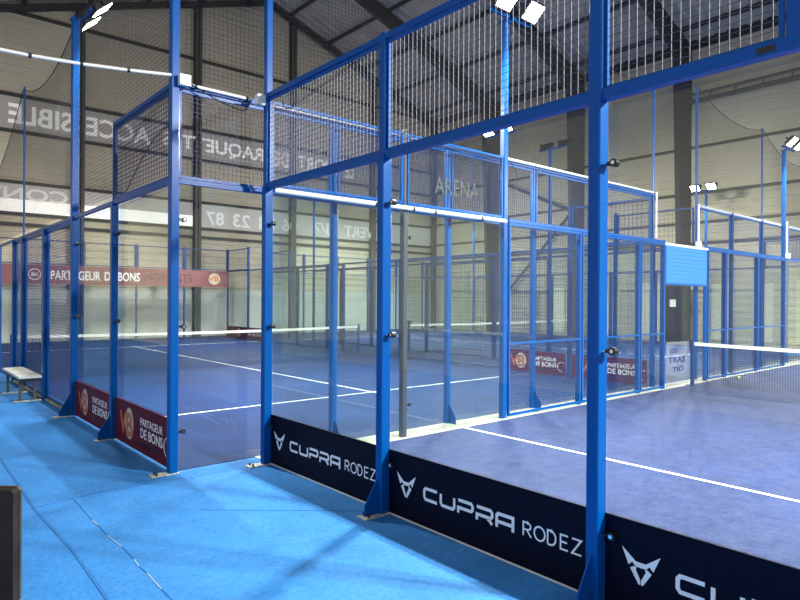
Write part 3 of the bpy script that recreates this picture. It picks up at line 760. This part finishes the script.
# ================================================================== FAR COURT (C)
cx_ = [11.1, 13.1, 15.1, 17.1, 19.1, 21.1]
steel_post(11.1, g, 6.7, 'tall thin blue corner post right of the doorway with the white tube', None, .08, .08, plates=False, upper=.05)
for i, X in enumerate(cx_[1:]):
    simple_post(X, g, 4.0, 'blue post of the far court back wall, %s right of the doorway corner' % ORD[i], 'posts of the far court back wall', .08)
tag(MB().post(15.1, g, 4.0, 6.5, .035, .035, .004).build('net_pole', BLUE), 'thin blue net pole near the right edge beside the lit mast', 'pole')
for i in range(5):
    glass(cx_[i] + .05, g, cx_[i + 1] - .05, g, .03, 2.96, 'glass panel of the far court back wall, %s from the doorway' % ORD[i], 'glass of the far court back wall', GLASS_FAR)
    mesh_panel(cx_[i] + .05, g + .02, cx_[i + 1] - .05, g + .02, 3.03, 3.95, 'upper mesh panel of the far court back wall, %s from the doorway' % ORD[i], 'upper mesh of the far court back wall', tv=.004, th=.003, fr=.03)
    glass(cx_[i] + .05, g + 20, cx_[i + 1] - .05, g + 20, .03, 2.96, 'glass panel at the far end of the far court, %s from the left' % ORD[i], 'glass at the far end of the far court', GLASS_FAR)
    mesh_panel(cx_[i] + .05, g + 20, cx_[i + 1] - .05, g + 20, 3.03, 3.95, 'upper mesh panel at the far end of the far court, %s from the left' % ORD[i], 'upper mesh at the far end of the far court', pitch=.12, tv=.004, th=.004, fm=BLUE_FAR)
for i, X in enumerate(cx_):
    simple_post(X, g + 20, 4.0, 'thin post at the far end of the far court, %s from the left' % ORD[i], 'posts at the far end of the far court', .07)
rail((11.1, g, 2.97), (21.1, g, 2.97), 'blue rail at glass top height right of the doorway', None, .05, .05)
rail((11.1, g, 3.96), (21.1, g, 3.96), 'pale rail along the top of the far court back wall', None, .05, .05, mat('pale_rail', (.45, .47, .55), .3))
for X, side in ((11.1, 'near'), (21.1, 'far')):
    for i, (Y, z) in enumerate(((2, 4), (6, 3), (8, 3), (9, 3), (11, 3), (12, 3), (14, 3), (18, 4))):
        simple_post(X, g + Y, z, 'post on the %s long side of the far court, %s from the doorway end' % (side, ORD[i]), 'posts of the far court %s long side' % side, .08)
    for i, (a, b) in enumerate(((0, 2), (2, 4), (16, 18), (18, 20))):
        glass(X, g + a + .05, X, g + b - .05, .03, 2.96, 'glass panel on the %s long side of the far court, %s from the doorway end' % (side, ORD[i]), None, GLASS_FAR)
    for i, (a, b) in enumerate(((4, 6), (6, 8), (8, 9), (11, 12), (12, 14), (14, 16))):
        mesh_panel(X, g + a + .05, X, g + b - .05, .04, 2.96, 'mesh panel on the %s long side of the far court, %s from the doorway end' % (side, ORD[i]), 'far court %s long side mesh' % side, pitch=.1, tv=.005, th=.005, pz=.1, fm=BLUE_FAR)
    for i, (a, b) in enumerate(((0, 2), (18, 20))):
        mesh_panel(X, g + a + .05, X, g + b - .05, 3.03, 3.95, 'upper mesh panel on the %s long side of the far court at its %s end' % (side, ('doorway', 'far')[i]), None, pitch=.1, tv=.004, th=.004, fm=BLUE_FAR)
    rail((X, g, 2.97), (X, g + 20, 2.97), 'rail along the %s long side of the far court' % side, None, .05, .05, BLUE_FAR)
mast(11.1, g + 4, (1, 0), 'floodlight mast with dark lamp backs left of the thickest front post', w_=.08)
mast(11.1, g + 16, (1, 0), 'floodlight mast of the far court seen between the corner post and the middle front post', w_=.08)
mast(21.1, g + 4, (-1, 0), 'floodlight mast above the blue sheet with two glowing lamps against the right wall', w_=.08)
mast(21.1, g + 16, (-1, 0), 'far floodlight mast whose lamps shine just under the white tube at centre', w_=.08)
# masts of the front court beyond the right edge (they light its floor)
mast(4, -10, (0, 1), 'floodlight mast of the front court outside the right edge, nearer the camera', w_=.09)
mast(16, -10, (0, 1), 'floodlight mast of the front court outside the right edge, farther away', w_=.09)

# ================================================================== SAFETY NETS, CONDUITS, CABLES
def safety(x0, y0, x1, y1, z0, za, zb, sag, label, pitch=.05):
    mb = MB(); topf = lambda t: za + (zb - za) * t - sag * (1 - (2 * t - 1) ** 2)
    wires(mb, x0, y0, x1, y1, z0, max(za, zb), pitch, .0024, .0024, topf=topf)
    N = 24
    mb.tube([(x0 + (x1 - x0) * i / N, y0 + (y1 - y0) * i / N, topf(i / N)) for i in range(N + 1)], .008, 5)
    mb.sm = False
    return tag(mb.build('safety_net', NETM), label, 'safety net', None)
safety(-.93, g + .06, -.93, g + 3.93, 3.08, 6.3, 5.95, .1, 'fine black net between the left corner post and the upper-left floodlight mast')
safety(-.93, g + 4.07, -.93, g + 7.96, 3.08, 5.85, 5.95, .35, 'fine black net drooping between the upper-left mast and the thin pole')
safety(-.93, g + 8.04, -.93, g + 12, 3.08, 5.95, 4.6, .2, 'fine black net dropping away at the left edge of the photo')
safety(-.80, g - .03, 9.02, g - .03, 4.07, 6.3, 6.2, .1, 'fine black net above the white-tubed rail between the tall corner posts')
safety(11.1, g - .03, 15.1, g - .03, 4.07, 6.7, 6.45, .3, 'fine black net sagging above the rail right of the doorway')
safety(15.1, g - .03, 19.1, g - .03, 4.07, 6.45, 6.1, .4, 'fine black net sagging at the right edge of the photo')

def conduit(pts, label, r=.022, box=None, ties=()):
    loc = tuple(pts[0]); o = thing('electrical_conduit', label, 'conduit', None, loc)
    off(MB().tube(pts, r, 10), loc).build('tube', PVC, o)
    for t in ties:
        a = Vector(pts[int(t)]); b = Vector(pts[min(int(t) + 1, len(pts) - 1)]); c = a.lerp(b, t - int(t)); d = (b - a).normalized()
        off(MB().tube([c - d * .012, c + d * .012], r * 1.35, 10), loc).build('cable_tie', BLACK, o)
    return o
def jbox(c, label, s=.06):
    return tag(MB().box((c[0] - s, c[1] - s * .6, c[2] - s), (c[0] + s, c[1] + s * .6, c[2] + s)).build('junction_box', PVC), label, 'junction box')
pts = [(-.95 - 5.0 * t, g - .02, 4.06 + (-.18 * math.sin(math.pi * min(t * 1.2, 1)) if t < .8 else 0) + .25 * t * t) for t in [i / 12 for i in range(13)]]
conduit(pts, 'white tube crossing the upper left corner of the photo to the left corner post', .016, ties=(1.0, 2.0, 3.0, 4.0, 5.0))
jbox((-.84, g - .09, 4.01), 'white junction box on the left corner post at the upper left', .055)
conduit([(-.78, g - .05, 3.99), (-.06, g - .05, 3.99)], 'white tube on the top rail between the two tall corner posts', .018, ties=(.1, .9))
jbox((-.075, 0.02, 3.93), 'white junction box on the tall corner post at the top of the front mesh', .055)
conduit([(.12, g - .05, 3.985), (9.0, g - .05, 4.03)], 'white tube along the top rail behind the front mesh', .022)
conduit([(.06, -.04, 2.97), (3.95, -.04, 2.97)], 'thick white tube along the side rail from the tall corner post to the centre mast', .028, ties=(.36, .52, .62, .86))
conduit([(9.11, g - .058, 3.1), (9.11, g - .058, 4.05)], 'short upright white tube on the corner post left of the doorway', .02)
conduit([(11.08, g - .063, 3.12), (11.08, g - .063, 4.0)], 'short upright white tube on the corner post right of the doorway', .025)
jbox((11.06, g - .08, 3.08), 'white junction box on the corner post right of the doorway', .07)
conduit([(15.95, -.06, 3.12), (15.95, -.06, 4.0)], 'short upright white tube on the right-hand floodlight mast', .025)
jbox((15.98, -.08, 3.06), 'white junction box on the right-hand floodlight mast', .07)
def cable(pts, label, r=.006):
    out = []
    for i in range(len(pts) - 1):
        p0 = Vector(pts[max(i - 1, 0)]); p1 = Vector(pts[i]); p2 = Vector(pts[i + 1]); p3 = Vector(pts[min(i + 2, len(pts) - 1)])
        for k in range(8):
            t = k / 8; out.append(.5 * ((2 * p1) + (-p0 + p2) * t + (2 * p0 - 5 * p1 + 4 * p2 - p3) * t * t + (-p0 + 3 * p1 - 3 * p2 + p3) * t ** 3))
    out.append(Vector(pts[-1]))
    return tag(MB().tube(out, r, 6).build('loose_cable', BLACK), label, 'cable')
cable([(-.78, g - .08, 4.0), (-.6, g - .08, 3.93), (-.4, g - .08, 3.87), (-.18, g - .08, 3.84), (-.10, g - .08, 3.98)], 'loose black cable under the rail between the two tall corner posts')
cable([(.05, -.2, 3.95), (.04, -.35, 3.78), (.04, -.9, 3.84), (.04, -1.6, 3.92), (.05, -2.4, 4.0), (.05, -3.2, 3.99)], 'loose black cable running across the upper front mesh')
cable([(-.86, g + .12, 3.55), (-.86, g + .3, 3.62), (-.86, g + .8, 3.55), (-.87, g + 1.4, 3.25), (-.87, g + 1.7, 3.08)], 'loose black cable arching in the upper mesh left of the left corner post')
cable([(4.1, .1, 4.0), (4.4, .12, 3.75), (4.3, .1, 3.3)], 'loose black cable hanging at the centre mast above the rail')
# grey sign letters on the upper mesh
lt = MB(); add_text(lt, 'ARENA', (2.78, g - .012, 3.30), (.92, 0, 0), (0, 0, .24), .0)
tag(lt.build('sign_lettering', GREYSIGN), 'faint grey sign letters on the upper mesh left of the centre mast', 'sign')

# ================================================================== LOOSE THINGS
r = thing('dark_upright_box', 'tall dark box with a white notice, seen through the doorway under the blue sheet', 'cabinet', None, (22.3, 6.0, 0)); lc = (22.3, 6.0, 0)  # dark box standing in for the dark upright patch at the column foot
off(MB().box((22.0, 5.55, .05), (22.5, 6.45, 2.5)).box((22.05, 5.6, 0), (22.45, 6.4, .05)), lc).build('body', DARKST, r)
off(MB().box((21.97, 5.6, .15), (22.0, 6.4, 2.4)), lc).build('door', BLACK, r)
off(MB().box((21.96, 5.85, 1.55), (21.97, 6.1, 1.85)), lc).build('notice', PVC, r)
# bench
r = thing('bench', 'low bench with a grey-white top beside the blue fence at the left', 'bench', None, (-1.2, 6.75, 0)); lc = (-1.2, 6.75, 0)
off(MB().box((-1.36, 5.95, .42), (-1.02, 7.65, .46)), lc).build('seat', BENCHT, r)
off(MB().box((-1.34, 5.97, .37), (-1.04, 7.63, .42)), lc).build('frame', BLACK, r)
for y in (6.2, 7.4):
    for x in (-1.30, -1.08):
        off(MB().box((x - .02, y - .02, .02), (x + .02, y + .02, .37)), lc).build('leg', DARKCOL, r)
    off(MB().box((-1.40, y - .04, .001), (-.98, y + .04, .02)), lc).build('foot', PLATE, r)
# chair back in the near corner
d = Vector((math.cos(yaw), math.sin(yaw), 0)); q = Vector((math.sin(yaw), -math.cos(yaw), 0))
C0 = Vector((-3.2788, -6.0106, 0))
def cp(s, t, z): v = C0 + q * s + d * t; return (v.x, v.y, z)
right = -(400 - 18) * 2.62 / F_PX
wdt = .46; c0 = Vector(cp(right - wdt / 2, 2.62, 0))
r = thing('chair', 'dark brown chair back cut off by the lower left corner of the photo', 'chair', None, (c0.x, c0.y, 0)); lc = (c0.x, c0.y, 0)
def rounded(s0, s1, z0, z1, t0, t1, rad, n=6):
    pl = [(s0, z0), (s1, z0)]
    pl += [(s1 - rad + rad * math.sin(a), z1 - rad + rad * math.cos(a)) for a in [math.pi / 2 * (1 - i / n) for i in range(n + 1)]]
    pl += [(s0 + rad - rad * math.sin(a), z1 - rad + rad * math.cos(a)) for a in [math.pi / 2 * (i / n) for i in range(n + 1)]]
    a = Vector(cp(0, t0, 0)); b = Vector(cp(0, t1, 0))
    return MB().prism([cp(s, t0, z) for s, z in pl], b - a)
off(rounded(right - wdt, right - .003, .44, .981, 2.60, 2.64, .02), lc).build('backrest', BROWNBLK, r)
off(rounded(right - wdt - .004, right, .50, .985, 2.64, 2.655, .025), lc).build('backrest_shell', TAN, r)
off(rounded(right - wdt, right - .01, .40, .45, 2.20, 2.62, .02), lc).build('seat', BROWNBLK, r)
for s in (right - wdt + .03, right - .05):
    for t in (2.22, 2.6):
        off(MB().tube([cp(s, t, 0), cp(s, t, .41)], .014, 8), lc).build('leg', BLACK, r)
# tennis balls lying near the far part of the front court
BALL = mat('felt_yellow_green', (.55, .65, .12), .9)
for x, y, l in ((11.9, -.35, 'yellow-green ball on the court by the side fence just right of the net post'),):
    bm_ = MB(); n_ = 12
    for i in range(n_ + 1):
        for j in range(n_):
            a = math.pi * i / n_; b = 2 * math.pi * j / n_
            bm_.v.append((x + .034 * math.sin(a) * math.cos(b), y + .034 * math.sin(a) * math.sin(b), .04 + .034 * math.cos(a)))
    for i in range(n_):
        for j in range(n_): bm_.f.append((i * n_ + j, i * n_ + (j + 1) % n_, (i + 1) * n_ + (j + 1) % n_, (i + 1) * n_ + j))
    tag(bm_.build('tennis_ball', BALL, None, True), l, 'ball')
